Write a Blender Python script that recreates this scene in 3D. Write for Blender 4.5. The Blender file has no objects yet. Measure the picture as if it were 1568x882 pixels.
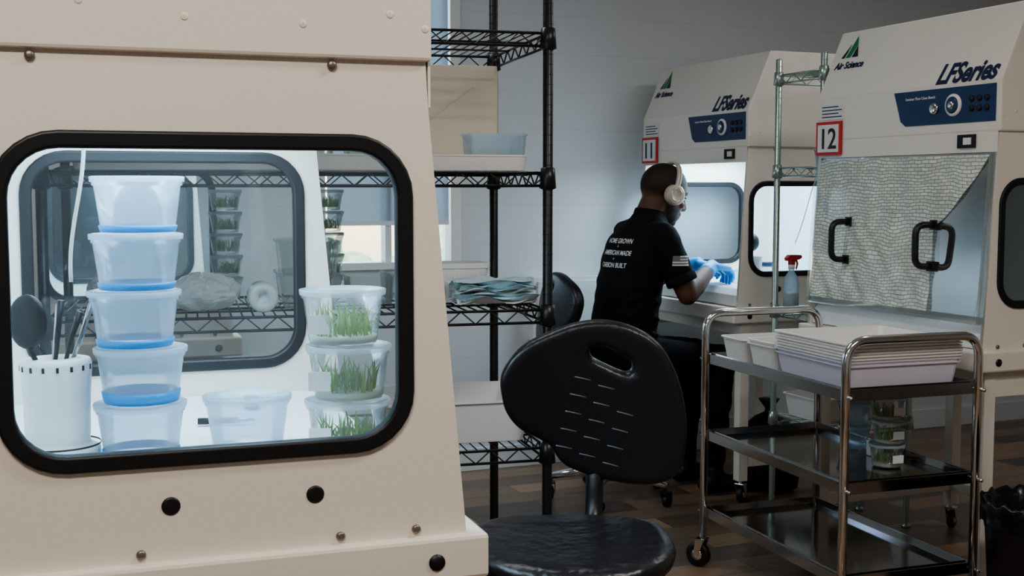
import bpy, math, random
from mathutils import Vector, Matrix, noise
from mathutils.bvhtree import BVHTree
random.seed(7)
D2R=math.pi/180
scene=bpy.context.scene
scene.view_settings.view_transform='AgX'
scene.view_settings.look='AgX - Medium High Contrast'
scene.view_settings.exposure=0.62

# ------------------------------------------------------------------ materials
def new_mat(name):
    m=bpy.data.materials.new(name); m.use_nodes=True
    return m,m.node_tree.nodes,m.node_tree.links
def pmat(name,col,rough=.5,metal=0,bump=0,bscale=60,var=0,vscale=6,coat=0,emis=None,estr=0,spec=.5):
    m,N,L=new_mat(name); b=N['Principled BSDF']
    b.inputs['Base Color'].default_value=(*col,1); b.inputs['Roughness'].default_value=rough
    b.inputs['Metallic'].default_value=metal; b.inputs['Coat Weight'].default_value=coat
    b.inputs['Specular IOR Level'].default_value=spec
    if emis: b.inputs['Emission Color'].default_value=(*emis,1); b.inputs['Emission Strength'].default_value=estr
    tc=N.new('ShaderNodeTexCoord')
    nz=N.new('ShaderNodeTexNoise'); nz.inputs['Scale'].default_value=vscale; nz.inputs['Detail'].default_value=4
    L.new(tc.outputs['Object'],nz.inputs['Vector'])
    if var>0:
        mx=N.new('ShaderNodeMix'); mx.data_type='RGBA'
        mx.inputs[6].default_value=(*[c*(1-var) for c in col],1); mx.inputs[7].default_value=(*[min(1,c*(1+var)) for c in col],1)
        L.new(nz.outputs['Fac'],mx.inputs[0]); L.new(mx.outputs[2],b.inputs['Base Color'])
    if bump>0:
        n2=N.new('ShaderNodeTexNoise'); n2.inputs['Scale'].default_value=bscale
        L.new(tc.outputs['Object'],n2.inputs['Vector'])
        bp=N.new('ShaderNodeBump'); bp.inputs['Strength'].default_value=bump; bp.inputs['Distance'].default_value=.01
        L.new(n2.outputs['Fac'],bp.inputs['Height']); L.new(bp.outputs[0],b.inputs['Normal'])
    return m
def clear_mat(name,tint,trans,diffcol,rough=.05,gl=.12):
    """thin transparent sheet: transparent + diffuse/translucent + fresnel gloss"""
    m,N,L=new_mat(name); N.remove(N['Principled BSDF']); out=N['Material Output']
    t=N.new('ShaderNodeBsdfTransparent'); t.inputs[0].default_value=(*tint,1)
    d=N.new('ShaderNodeBsdfDiffuse'); d.inputs[0].default_value=(*diffcol,1)
    tl=N.new('ShaderNodeBsdfTranslucent'); tl.inputs[0].default_value=(*diffcol,1)
    m0=N.new('ShaderNodeMixShader'); m0.inputs[0].default_value=.5
    L.new(d.outputs[0],m0.inputs[1]); L.new(tl.outputs[0],m0.inputs[2])
    m1=N.new('ShaderNodeMixShader'); m1.inputs[0].default_value=1-trans
    L.new(t.outputs[0],m1.inputs[1]); L.new(m0.outputs[0],m1.inputs[2])
    g=N.new('ShaderNodeBsdfGlossy'); g.inputs['Roughness'].default_value=rough
    lw=N.new('ShaderNodeFresnel'); lw.inputs[0].default_value=1.45
    mm=N.new('ShaderNodeMath'); mm.operation='MULTIPLY'; mm.inputs[1].default_value=gl*8; mm.use_clamp=True
    L.new(lw.outputs[0],mm.inputs[0])
    m2=N.new('ShaderNodeMixShader'); L.new(mm.outputs[0],m2.inputs[0]); L.new(m1.outputs[0],m2.inputs[1]); L.new(g.outputs[0],m2.inputs[2])
    L.new(m2.outputs[0],out.inputs[0]); return m
def emit_mat(name,col,s):
    m,N,L=new_mat(name); N.remove(N['Principled BSDF'])
    e=N.new('ShaderNodeEmission'); e.inputs[0].default_value=(*col,1); e.inputs[1].default_value=s
    L.new(e.outputs[0],N['Material Output'].inputs[0]); return m
def attr_mat(name,rough):
    m,N,L=new_mat(name); b=N['Principled BSDF']; b.inputs['Roughness'].default_value=rough; b.inputs['Specular IOR Level'].default_value=.35
    a=N.new('ShaderNodeAttribute'); a.attribute_name='skin_tone'; L.new(a.outputs['Color'],b.inputs['Base Color'])
    n2=N.new('ShaderNodeTexNoise'); n2.inputs['Scale'].default_value=140; bp=N.new('ShaderNodeBump'); bp.inputs['Strength'].default_value=.15; bp.inputs['Distance'].default_value=.004
    L.new(n2.outputs['Fac'],bp.inputs['Height']); L.new(bp.outputs[0],b.inputs['Normal']); return m

M_CREAM=pmat('cream_powder_coat',(.80,.745,.665),.38,var=.03,vscale=3,bump=.03,bscale=200)
M_HWHITE=pmat('white_liner',(.80,.83,.85),.35,var=.03)
M_BLACK=pmat('black_plastic',(.012,.012,.014),.38,bump=.05,bscale=150)
M_RUBBER=pmat('black_rubber',(.008,.008,.01),.45)
M_SEAT=pmat('black_polyurethane',(.012,.012,.015),.33,bump=.6,bscale=26,var=.3)
M_BACKR=pmat('black_shell',(.010,.011,.014),.34,bump=.12,bscale=160)
M_RACKB=pmat('black_epoxy_wire',(.012,.012,.013),.35)
M_CHROME=pmat('chrome',(.75,.74,.72),.13,1,var=.05)
M_ZINC=pmat('green_zinc_wire',(.42,.50,.46),.3,.8)
M_STEEL=pmat('stainless_sheet',(.40,.39,.38),.10,1,var=.12,vscale=9)
M_WPLAST=pmat('white_plastic',(.82,.80,.78),.35,var=.04)
M_TRAY=pmat('tray_plastic',(.82,.79,.76),.4,var=.05)
M_LILAC=pmat('tray_lilac_plastic',(.66,.62,.72),.4,var=.05)
M_NAVY=pmat('navy_panel',(.015,.045,.12),.35)
M_INK=pmat('navy_ink',(.010,.020,.075),.4)
M_GREENI=pmat('green_ink',(.02,.22,.08),.4)
M_RED=pmat('red_plastic',(.55,.03,.03),.4)
M_WHITE=pmat('white_print',(.75,.75,.75),.5)
M_PAPER=pmat('paper',(.74,.73,.72),.6)
M_GLASS=clear_mat('acrylic_window',(.93,.96,.97),.985,(.7,.8,.85),.03,.10)
M_CUP=clear_mat('frosted_cup_plastic',(.90,.95,1),.58,(.66,.78,.88),.15,.08)
M_CUPC=clear_mat('clear_cup_plastic',(.97,.99,.98),.86,(.8,.86,.86),.10,.09)
M_LID=clear_mat('cup_lid_plastic',(.93,.97,1),.45,(.76,.86,.93),.15,.08)
M_BLUEL=pmat('blue_gel',(.0,.30,.72),.35)
M_GRASS=pmat('grass_blades',(.30,.46,.09),.5,var=.65,vscale=70)
M_GEL=pmat('agar_gel',(.62,.64,.55),.3,var=.15,vscale=30)
M_SHIRT=pmat('black_cotton',(.008,.008,.010),.85,bump=.25,bscale=40,var=.3,spec=.2)
M_PANTS=pmat('black_trousers',(.007,.007,.009),.85,bump=.3,bscale=25,spec=.2)
M_SKIN=pmat('brown_skin',(.115,.054,.033),.55,var=.12,vscale=20,spec=.35)
M_HAIR=pmat('cropped_dark_hair',(.02,.012,.010),.8,bump=.6,bscale=300)
M_HEAD=attr_mat('brown_skin_head',.6)
M_GLOVE=pmat('blue_nitrile',(.02,.24,.58),.4,bump=.2,bscale=60)
M_BEIGE=pmat('beige_headphone',(.55,.47,.38),.35)
M_FLAGG=pmat('flag_grey',(.20,.20,.22),.7)
M_BAG=clear_mat('poly_bag',(.98,.98,.98),.06,(.97,.95,.93),.2,.06)
M_MASKB=pmat('blue_mask_fabric',(.66,.84,.90),.8,bump=.2,bscale=90)
M_MASKW=pmat('white_mask_fabric',(.88,.88,.86),.8,bump=.2,bscale=90)
M_BINBAG=pmat('black_bin_bag',(.006,.006,.007),.25,bump=.8,bscale=16)
M_LEAF=pmat('hedge_leaves',(.34,.42,.24),.7,var=.6,vscale=9,bump=.8,bscale=12)
M_CONC=pmat('outside_pavement',(.8,.8,.8),.9,var=.1)
M_TUBE=emit_mat('lamp_tube_glow',(.75,.9,1),9)
M_CEIL=pmat('ceiling_paint',(.68,.69,.69),.8)
M_TRIM=pmat('trim_paint',(.72,.73,.73),.5)
M_STUFF=pmat('beige_carton',(.74,.69,.58),.7,var=.06,vscale=8)
M_SHADE=clear_mat('roller_shade_fabric',(.60,.68,.72),.18,(.50,.56,.60),.6,.01)
M_SLOT=pmat('slot_highlight_plastic',(.13,.13,.14),.4)

def film_mat():
    m,N,L=new_mat('woven_film'); N.remove(N['Principled BSDF']); out=N['Material Output']
    tc=N.new('ShaderNodeTexCoord')
    nz=N.new('ShaderNodeTexNoise'); nz.inputs['Scale'].default_value=6; nz.inputs['Detail'].default_value=2
    L.new(tc.outputs['Object'],nz.inputs['Vector'])
    add=N.new('ShaderNodeMixRGB'); add.blend_type='ADD'; add.inputs[0].default_value=.05
    L.new(tc.outputs['Object'],add.inputs[1]); L.new(nz.outputs['Color'],add.inputs[2])
    sx=N.new('ShaderNodeSeparateXYZ'); L.new(add.outputs[0],sx.inputs[0])
    cb=N.new('ShaderNodeCombineXYZ'); L.new(sx.outputs['X'],cb.inputs[0]); L.new(sx.outputs['Z'],cb.inputs[1])
    bk=N.new('ShaderNodeTexBrick'); bk.inputs['Scale'].default_value=1
    bk.inputs['Brick Width'].default_value=.030; bk.inputs['Row Height'].default_value=.0115; bk.inputs['Mortar Size'].default_value=.0015
    bk.inputs['Color1'].default_value=(.90,.93,.84,1); bk.inputs['Color2'].default_value=(.66,.70,.61,1); bk.inputs['Mortar'].default_value=(.34,.37,.32,1)
    L.new(cb.outputs[0],bk.inputs['Vector'])
    d=N.new('ShaderNodeBsdfPrincipled'); d.inputs['Roughness'].default_value=.3; L.new(bk.outputs['Color'],d.inputs['Base Color'])
    bp=N.new('ShaderNodeBump'); bp.inputs['Strength'].default_value=.6; bp.inputs['Distance'].default_value=.02
    L.new(nz.outputs['Fac'],bp.inputs['Height']); L.new(bp.outputs[0],d.inputs['Normal'])
    t=N.new('ShaderNodeBsdfTransparent'); mx=N.new('ShaderNodeMixShader'); 
    n3=N.new('ShaderNodeTexNoise'); n3.inputs['Scale'].default_value=4; L.new(tc.outputs['Object'],n3.inputs['Vector'])
    mr=N.new('ShaderNodeMapRange'); mr.inputs[1].default_value=.35; mr.inputs[2].default_value=.65; mr.inputs[3].default_value=.66; mr.inputs[4].default_value=.92
    L.new(n3.outputs['Fac'],mr.inputs[0]); L.new(mr.outputs[0],mx.inputs[0])
    L.new(t.outputs[0],mx.inputs[1]); L.new(d.outputs[0],mx.inputs[2]); L.new(mx.outputs[0],out.inputs[0]); return m
M_FILM=film_mat()
def wall_mat():
    m,N,L=new_mat('painted_siding'); b=N['Principled BSDF']; b.inputs['Roughness'].default_value=.5
    tc=N.new('ShaderNodeTexCoord'); sx=N.new('ShaderNodeSeparateXYZ'); L.new(tc.outputs['Object'],sx.inputs[0])
    md=N.new('ShaderNodeMath'); md.operation='FRACT'; ml=N.new('ShaderNodeMath'); ml.operation='MULTIPLY'; ml.inputs[1].default_value=5.5
    L.new(sx.outputs['Z'],ml.inputs[0]); L.new(ml.outputs[0],md.inputs[0])
    lt=N.new('ShaderNodeMath'); lt.operation='LESS_THAN'; lt.inputs[1].default_value=.02; L.new(md.outputs[0],lt.inputs[0])
    mx=N.new('ShaderNodeMix'); mx.data_type='RGBA'; mx.inputs[6].default_value=(.68,.70,.715,1); mx.inputs[7].default_value=(.62,.64,.655,1)
    L.new(lt.outputs[0],mx.inputs[0]); L.new(mx.outputs[2],b.inputs['Base Color'])
    bp=N.new('ShaderNodeBump'); bp.inputs['Strength'].default_value=.12; bp.inputs['Distance'].default_value=.003; bp.invert=True
    L.new(lt.outputs[0],bp.inputs['Height']); L.new(bp.outputs[0],b.inputs['Normal'])
    return m
M_WALL=wall_mat()
def floor_mat():
    m,N,L=new_mat('wood_plank_floor'); b=N['Principled BSDF']; b.inputs['Roughness'].default_value=.32
    tc=N.new('ShaderNodeTexCoord')
    bk=N.new('ShaderNodeTexBrick'); bk.inputs['Scale'].default_value=1; bk.inputs['Brick Width'].default_value=.7; bk.inputs['Row Height'].default_value=.15
    bk.inputs['Mortar Size'].default_value=.002; bk.inputs['Color1'].default_value=(.38,.25,.155,1); bk.inputs['Color2'].default_value=(.10,.078,.066,1); bk.inputs['Mortar'].default_value=(.03,.022,.018,1)
    L.new(tc.outputs['Object'],bk.inputs['Vector'])
    mp=N.new('ShaderNodeMapping'); mp.inputs['Scale'].default_value=(2.2,26,1); L.new(tc.outputs['Object'],mp.inputs[0])
    nz=N.new('ShaderNodeTexNoise'); nz.inputs['Scale'].default_value=1.5; nz.inputs['Detail'].default_value=6; L.new(mp.outputs[0],nz.inputs['Vector'])
    rp=N.new('ShaderNodeValToRGB'); rp.color_ramp.elements[0].color=(.5,.47,.45,1); rp.color_ramp.elements[1].color=(1.3,1.25,1.2,1)
    L.new(nz.outputs['Fac'],rp.inputs[0])
    mx=N.new('ShaderNodeMixRGB'); mx.blend_type='MULTIPLY'; mx.inputs[0].default_value=1
    L.new(bk.outputs['Color'],mx.inputs[1]); L.new(rp.outputs[0],mx.inputs[2]); L.new(mx.outputs[0],b.inputs['Base Color'])
    return m
M_FLOOR=floor_mat()

# ------------------------------------------------------------------ mesh helpers
def link(o,parent=None):
    scene.collection.objects.link(o)
    if parent: o.parent=parent
    return o
def empty(name,loc=(0,0,0),rz=0):
    e=bpy.data.objects.new(name,None); e.empty_display_size=.1; e.location=loc; e.rotation_euler=(0,0,rz); link(e); return e
def fillet(pts,r,n=5):
    pts=[Vector(p) for p in pts]; out=[pts[0]]
    for i in range(1,len(pts)-1):
        a,b,c=pts[i-1],pts[i],pts[i+1]
        d1=(a-b); d2=(c-b); rr_=min(r,d1.length*.49,d2.length*.49)
        p=b+d1.normalized()*rr_; q=b+d2.normalized()*rr_
        for k in range(n+1):
            t=k/n; out.append(p*(1-t)**2+b*2*t*(1-t)+q*t*t)
    out.append(pts[-1]); return out
def rr(x0,y0,x1,y1,r,n=7):
    P=[]
    for cx,cy,a0 in ((x1-r,y1-r,0),(x0+r,y1-r,90),(x0+r,y0+r,180),(x1-r,y0+r,270)):
        for k in range(n+1):
            a=(a0+90*k/n)*D2R; P.append((cx+r*math.cos(a),cy+r*math.sin(a)))
    return P
class MB:
    def __init__(s): s.v=[];s.f=[];s.m=[];s.s=[];s.mats=[]
    def mi(s,mat):
        if mat not in s.mats: s.mats.append(mat)
        return s.mats.index(mat)
    def add(s,V,F,mat,M=None,smooth=False):
        o=len(s.v); i=s.mi(mat)
        for p in V:
            p=Vector(p); s.v.append(M@p if M else p)
        for f in F: s.f.append([a+o for a in f]); s.m.append(i); s.s.append(smooth)
    def box(s,x0,y0,z0,x1,y1,z1,mat,M=None):
        V=[(x0,y0,z0),(x1,y0,z0),(x1,y1,z0),(x0,y1,z0),(x0,y0,z1),(x1,y0,z1),(x1,y1,z1),(x0,y1,z1)]
        s.add(V,[(0,3,2,1),(4,5,6,7),(0,1,5,4),(1,2,6,5),(2,3,7,6),(3,0,4,7)],mat,M)
    def rings(s,R,mat,M=None,caps=True,smooth=True,closed=False):
        n=len(R[0]); V=[p for r in R for p in r]; F=[]
        k=len(R)
        for i in range(k if closed else k-1):
            a=i*n; b=((i+1)%k)*n
            for j in range(n): F.append((a+j,a+(j+1)%n,b+(j+1)%n,b+j))
        if caps and not closed: F.append(tuple(range(n))[::-1]); F.append(tuple((k-1)*n+j for j in range(n)))
        s.add(V,F,mat,M,smooth)
    def lathe(s,prof,c,mat,seg=32,M=None,caps=False,smooth=True):
        R=[[(c[0]+max(r,1e-4)*math.cos(2*math.pi*j/seg),c[1]+max(r,1e-4)*math.sin(2*math.pi*j/seg),c[2]+z) for j in range(seg)] for r,z in prof]
        s.rings(R,mat,M,caps,smooth)
    def rloft(s,prof,c,mat,M=None,caps=True,smooth=False):
        R=[]
        for w,l,r,z in prof: R.append([(c[0]+x,c[1]+y,c[2]+z) for x,y in rr(-w/2,-l/2,w/2,l/2,r,4)])
        s.rings(R,mat,M,caps,smooth)
    def tube(s,pts,r,mat,seg=8,M=None,closed=False):
        pts=[Vector(p) for p in pts]; R=[]; nrm=None; k=len(pts)
        for i,p in enumerate(pts):
            if closed: t=(pts[(i+1)%k]-pts[i-1])
            else: t=(pts[min(i+1,k-1)]-pts[max(i-1,0)])
            if t.length<1e-9: t=Vector((0,0,1))
            t.normalize()
            if nrm is None:
                nrm=Vector((0,0,1)) if abs(t.z)<.9 else Vector((1,0,0))
            nrm=(nrm-t*nrm.dot(t)); nrm.normalize(); b=t.cross(nrm)
            rad=r[i] if isinstance(r,(list,tuple)) else r
            R.append([p+(nrm*math.cos(2*math.pi*j/seg)+b*math.sin(2*math.pi*j/seg))*rad for j in range(seg)])
        s.rings(R,mat,M,True,True,closed)
    def ell(s,c,r,mat,M=None,seg=20,rg=12):
        R=[]
        for i in range(rg+1):
            a=-math.pi/2+math.pi*i/rg; cr=max(math.cos(a),.01)
            R.append([(c[0]+r[0]*cr*math.cos(2*math.pi*j/seg),c[1]+r[1]*cr*math.sin(2*math.pi*j/seg),c[2]+r[2]*math.sin(a)) for j in range(seg)])
        s.rings(R,mat,M,True,True)
    def cap(s,p,r1,q,r2,mat,M=None,seg=16):
        p=Vector(p);q=Vector(q);d=(q-p).normalized(); pts=[];rs=[]
        for k in range(5):
            a=-math.pi/2+k*math.pi/8; pts.append(p+d*r1*math.sin(a)); rs.append(max(r1*math.cos(a),.0008))
        for k in range(5):
            a=k*math.pi/8; pts.append(q+d*r2*math.sin(a)); rs.append(max(r2*math.cos(a),.0008))
        s.tube(pts,rs,mat,seg,M)
    def prism(s,poly,axis,a0,a1,mat,M=None):
        def P(u,v,a): return {'x':(a,u,v),'y':(u,a,v),'z':(u,v,a)}[axis]
        n=len(poly); V=[P(u,v,a0) for u,v in poly]+[P(u,v,a1) for u,v in poly]
        F=[tuple(range(n))[::-1],tuple(n+i for i in range(n))]+[(i,(i+1)%n,n+(i+1)%n,n+i) for i in range(n)]
        s.add(V,F,mat,M)
    def mesh(s,name):
        me=bpy.data.meshes.new(name); me.from_pydata([tuple(v) for v in s.v],[],s.f)
        for m in s.mats: me.materials.append(m)
        for i,p in enumerate(me.polygons): p.material_index=s.m[i]; p.use_smooth=s.s[i]
        import bmesh
        bm=bmesh.new(); bm.from_mesh(me); bmesh.ops.recalc_face_normals(bm,faces=bm.faces); bm.to_mesh(me); bm.free()
        return me
    def build(s,name,parent=None,loc=(0,0,0),rz=0,bevel=0):
        o=bpy.data.objects.new(name,s.mesh(name)); o.location=loc; o.rotation_euler=(0,0,rz); link(o,parent)
        if bevel:
            b=o.modifiers.new('bevel','BEVEL'); b.width=bevel; b.segments=2; b.limit_method='ANGLE'; b.angle_limit=40*D2R
        return o
def eval_mesh(o):
    bpy.context.view_layer.update()
    dg=bpy.context.evaluated_depsgraph_get(); return bpy.data.meshes.new_from_object(o.evaluated_get(dg))
def sheet(name,loops,half,mat,M,parent=None,bevel=0,vox=0):
    cu=bpy.data.curves.new(name,'CURVE'); cu.dimensions='2D'; cu.fill_mode='BOTH'; cu.extrude=half; cu.bevel_depth=bevel; cu.bevel_resolution=2
    for lp in loops:
        sp=cu.splines.new('POLY'); sp.points.add(len(lp)-1); sp.use_cyclic_u=True
        for i,p in enumerate(lp): sp.points[i].co=(p[0],p[1],0,1)
    o=bpy.data.objects.new(name,cu); link(o); me=eval_mesh(o); bpy.data.objects.remove(o)
    if vox:
        import bmesh
        bm=bmesh.new(); bm.from_mesh(me); bmesh.ops.remove_doubles(bm,verts=bm.verts,dist=.0002); bmesh.ops.recalc_face_normals(bm,faces=bm.faces); bm.to_mesh(me); bm.free()
        o=bpy.data.objects.new(name+'_src',me); link(o)
        r=o.modifiers.new('r','REMESH'); r.mode='VOXEL'; r.voxel_size=vox; r.use_smooth_shade=True
        s=o.modifiers.new('s','SMOOTH'); s.factor=.5; s.iterations=4
        me=eval_mesh(o); bpy.data.objects.remove(o)
    me.transform(M); me.materials.clear(); me.materials.append(mat)
    ob=bpy.data.objects.new(name,me); link(ob,parent); return ob
def text_mesh(txt,size,shear=0,ext=.0008,align='LEFT',bold=0):
    cu=bpy.data.curves.new('txt','FONT'); cu.body=txt; cu.size=size; cu.shear=shear; cu.extrude=ext; cu.align_x=align; cu.offset=bold
    o=bpy.data.objects.new('txt',cu); link(o); me=eval_mesh(o); bpy.data.objects.remove(o); return me
def put_text(name,txt,size,mat,loc,rx,parent,shear=0,align='LEFT',bold=0,sx=1):
    me=text_mesh(txt,size,shear,.0008,align,bold); me.materials.clear(); me.materials.append(mat)
    o=bpy.data.objects.new(name,me); o.location=loc; o.rotation_euler=(rx,0,0); o.scale=(sx,1,1); link(o,parent); return o
def YZ(x): return Matrix(((0,0,1,x),(1,0,0,0),(0,1,0,0),(0,0,0,1)))
def area(name,loc,rot,size,sizey,power,col,parent=None):
    l=bpy.data.lights.new(name,'AREA'); l.shape='RECTANGLE'; l.size=size; l.size_y=sizey; l.energy=power; l.color=col
    o=bpy.data.objects.new(name,l); o.location=loc; o.rotation_euler=rot; link(o,parent); return o

# ------------------------------------------------------------------ room (rotated 22.6 deg)
RA=math.atan2(.384,.923)
A0,A1,B0,B1,HC=-3.6,5.6,-2.2,5.45,2.75
mb=MB(); mb.box(A0,B0,-.05,A1,B1,0,M_FLOOR); mb.build('floor',rz=RA)
mb=MB(); mb.box(A0,B0,HC,A1,B1+.12,HC+.1,M_CEIL); mb.build('ceiling',rz=RA)
W0,W1,WZ0,WZ1=1.30,2.0,.98,2.35
mb=MB()
mb.box(A0,B1,0,W0,B1+.12,HC,M_WALL); mb.box(W1,B1,0,A1,B1+.12,HC,M_WALL)
mb.box(W0,B1,0,W1,B1+.12,WZ0,M_WALL); mb.box(W0,B1,WZ1,W1,B1+.12,HC,M_WALL)
mb.build('wall_back',rz=RA)
mb=MB(); mb.box(A1,B0,0,A1+.1,B1+.12,HC,M_WALL); mb.build('wall_right',rz=RA)
mb=MB(); mb.box(A0-.1,B0,0,A0,B1+.12,HC,M_WALL); mb.build('wall_left',rz=RA)
mb=MB(); mb.box(A0-.1,B0-.1,0,A1+.1,B0,HC,M_WALL); mb.build('wall_front',rz=RA)
mb=MB(); mb.box(A0,B1-.015,0,A1-.015,B1,.11,M_TRIM); mb.build('baseboard_back',rz=RA,bevel=.003)
mb=MB(); mb.box(A1-.015,B0,0,A1,B1-.015,.11,M_TRIM); mb.build('baseboard_right',rz=RA,bevel=.003)
win=empty('window_1',(0,0,0),RA)
mb=MB(); t=.05; WM=(W0+W1)/2
mb.box(W0,B1-.02,WZ0,W0+t,B1+.1,WZ1,M_WPLAST); mb.box(W1-t,B1-.02,WZ0,W1,B1+.1,WZ1,M_WPLAST)
mb.box(W0+t,B1-.02,WZ0,W1-t,B1+.1,WZ0+.035,M_WPLAST); mb.box(W0+t,B1-.02,WZ1-t,W1-t,B1+.1,WZ1,M_WPLAST)
mb.box(WM-.015,B1+.0,WZ0+.035,WM+.015,B1+.08,WZ1-t,M_WPLAST)
mb.build('frame',win,bevel=.003)
mb=MB(); mb.box(W0+t,B1+.06,WZ0+.035,W1-t,B1+.064,WZ1-t,M_GLASS); mb.build('pane',win)
mb=MB(); mb.box(W0+t+.01,B1-.012,1.20,W1-t-.01,B1-.010,WZ1-t,M_SHADE); mb.lathe([(.018,-.29),(.018,.29)],(0,0,0),M_WPLAST,12,Matrix.Translation((WM,B1-.012,WZ1-.07))@Matrix.Rotation(math.pi/2,4,'Y'),caps=True)
mb.box(W0+t+.01,B1-.018,1.185,W1-t-.01,B1-.006,1.205,M_WPLAST); mb.build('roller_shade',win)
mb=MB(); mb.box(-6,B1+.12,-.1,10,B1+14,-.02,M_CONC); mb.build('ground_outside',rz=RA)
mb=MB()
for i in range(60):
    mb.ell((-1+random.random()*7,B1+7.0+random.random()*1.0,.15+random.random()*.6),(.25+.2*random.random(),.3,.20+.15*random.random()),M_LEAF,seg=12,rg=8)
mb.build('hedge',rz=RA)
up=MB(); up.box(2.35,B1-.07,.62,2.75,B1-.001,.93,M_TRIM); up.box(2.37,B1-.078,.64,2.73,B1-.07,.91,M_WALL); up.build('utility_panel',rz=RA,bevel=.004)

# ------------------------------------------------------------------ laminar flow hood
W=.89; DP=.76
def caster(mb,x,y,r=.035,M=None,ang=0,top=.11,metal=M_CHROME):
    R=(M or Matrix())@Matrix.Translation((x,y,0))@Matrix.Rotation(ang,4,'Z')
    C=R@Matrix.Translation((0,.018,r))@Matrix.Rotation(math.pi/2,4,'Y')
    mb.lathe([(.006,-.013),(r*.75,-.013),(r,-.009),(r,.009),(r*.75,.013),(.006,.013)],(0,0,0),M_RUBBER,20,C)
    mb.lathe([(.003,-.015),(r*.45,-.015),(r*.45,.015),(.003,.015)],(0,0,0),metal,14,C,caps=True)
    for sx in (-1,1): mb.prism([(-.012,r*2+.012),(.022,r*2+.012),(.028,r-.004),(.010,r-.004)],'x',sx*.019-.0015,sx*.019+.0015,metal,R)
    mb.box(-.0205,-.014,r*2+.010,.0205,.024,r*2+.015,metal,R)
    mb.lathe([(.008,r*2+.014),(.008,top)],(0,0,0),metal,12,R,caps=True)
HB=1.528
def hood(loc,rz,lit=20,sash=False,number=None,wy=(.06,.592),wzt=1.415,toe=0.0):
    E=empty('laminar_flow_hood',(loc[0],loc[1],0),rz)
    side=[(-toe,.85),(DP,.85),(DP,HB),(.042,HB),(.039,1.47)]
    wy0,wy1,wz0,wz1=wy[0],wy[1],.99,wzt
    for i,sx in enumerate((-1,1)):
        x=sx*(W/2-.006)
        sheet('side_panel',[side,rr(wy0,wz0,wy1,wz1,.075)],.006,M_CREAM,YZ(x),E)
        sheet('window_gasket',[rr(wy0-.007,wz0-.007,wy1+.007,wz1+.007,.082),rr(wy0+.008,wz0+.008,wy1-.008,wz1-.008,.067)],.009,M_RUBBER,YZ(x),E,bevel=.004)
        sheet('side_window',[rr(wy0,wz0,wy1,wz1,.075)],.0015,M_GLASS,YZ(x),E)
    mb=MB()
    mb.box(-W/2+.012,DP-.012,.85,W/2-.012,DP,HB-.012,M_HWHITE)
    mb.build('rear_panel',E)
    mb=MB()
    mb.prism([(.012,.852),(.012,.90),(.04,.928),(DP-.013,.93),(DP-.013,.852)],'x',-W/2+.013,W/2-.013,M_HWHITE)
    mb.build('work_deck',E,bevel=.004)
    mb=MB()
    mb.box(-W/2-.018,-.03-toe,.785,W/2+.018,DP+.015,.85,M_CREAM); mb.build('base_tray',E,bevel=.006)
    mb=MB(); CR=1.688
    HP=[(.035,HB),(.035,CR),(.14,1.93),(DP+.01,1.93),(DP+.01,HB)]
    mb.prism(HP,'x',-W/2-.010,W/2+.010,M_CREAM); mb.build('filter_head',E,bevel=.005)
    mb=MB(); mb.box(-W/2+.0,.035,1.465,W/2-.0,.0385,HB+.001,M_CREAM); mb.box(-W/2+.013,.0385,1.465,W/2-.013,.065,HB+.001,M_CREAM); mb.build('front_valance',E)
    mb=MB()
    mb.box(-W/2+.02,.10,HB-.010,W/2-.02,DP-.02,HB-.001,M_HWHITE)
    mb.build('diffuser',E)
    mb=MB()
    for sx in (-1,1):
        def disc(y,z,r,h,mat):
            mb.lathe([(r,-.002),(r,h*.6),(r*.7,h),(.0005,h)],(0,0,0),mat,18,Matrix.Translation((sx*W/2,y,z))@Matrix.Rotation(sx*math.pi/2,4,'Y'),caps=True)
        for y in (.205,.40): disc(y,.925,.0125,.0015,M_RUBBER)
        for y in (.06,.17,.44,.64): disc(y,.862,.0065,.005,pm_bolt)
        for y in (.175,.56): disc(y,HB-.009,.0065,.006,pm_bolt)
        for y,zz in ((.045,1.572),(.095,1.59),(.215,1.572),(.37,1.575),(.50,1.59)): 
            mb.lathe([(.006,-.002),(.0055,.0002),(.0035,.0007),(.0005,.0008)],(0,0,0),M_CREAM,14,Matrix.Translation((sx*(W/2+.010),y,zz))@Matrix.Rotation(sx*math.pi/2,4,'Y'))
        mb.lathe([(.012,-.002),(.012,.002),(.0005,.002)],(0,0,0),M_RUBBER,18,Matrix.Translation((sx*(W/2+.018),.05-toe,.815))@Matrix.Rotation(sx*math.pi/2,4,'Y'))
    mb.build('fasteners',E)
    mb=MB()
    for x in (-.41,.41):
        for y in (.05,.68):
            mb.box(x-.022,y-.022,.10,x+.022,y+.022,.785,M_CREAM)
            caster(mb,x,y,.036,ang=.5)
        mb.box(x-.018,.072,.16,x+.018,.658,.20,M_CREAM); mb.box(x-.018,.072,.70,x+.018,.658,.785,M_CREAM)
    mb.box(-.388,.66,.16,.388,.70,.20,M_CREAM); mb.box(-.388,.66,.70,.388,.70,.785,M_CREAM); mb.box(-.388,.035,.73,.388,.065,.785,M_CREAM)
    mb.build('stand',E,bevel=.004)
    yf=.0338
    mb=MB()
    mb.prism([(-.03,1.675),(.435,1.675),(.435,1.560),(.03,1.560),(.005,1.577)],'y',yf-.001,.036,M_NAVY)
    mb.build('control_panel',E)
    def front_disc(x,z,r,h,mat,mb): mb.lathe([(r,-.002),(r,h),(r*.8,h+.003),(.0005,h+.003)],(0,0,0),mat,24,Matrix.Translation((x,yf-.001,z))@Matrix.Rotation(math.pi/2,4,'X'),caps=True)
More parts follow.
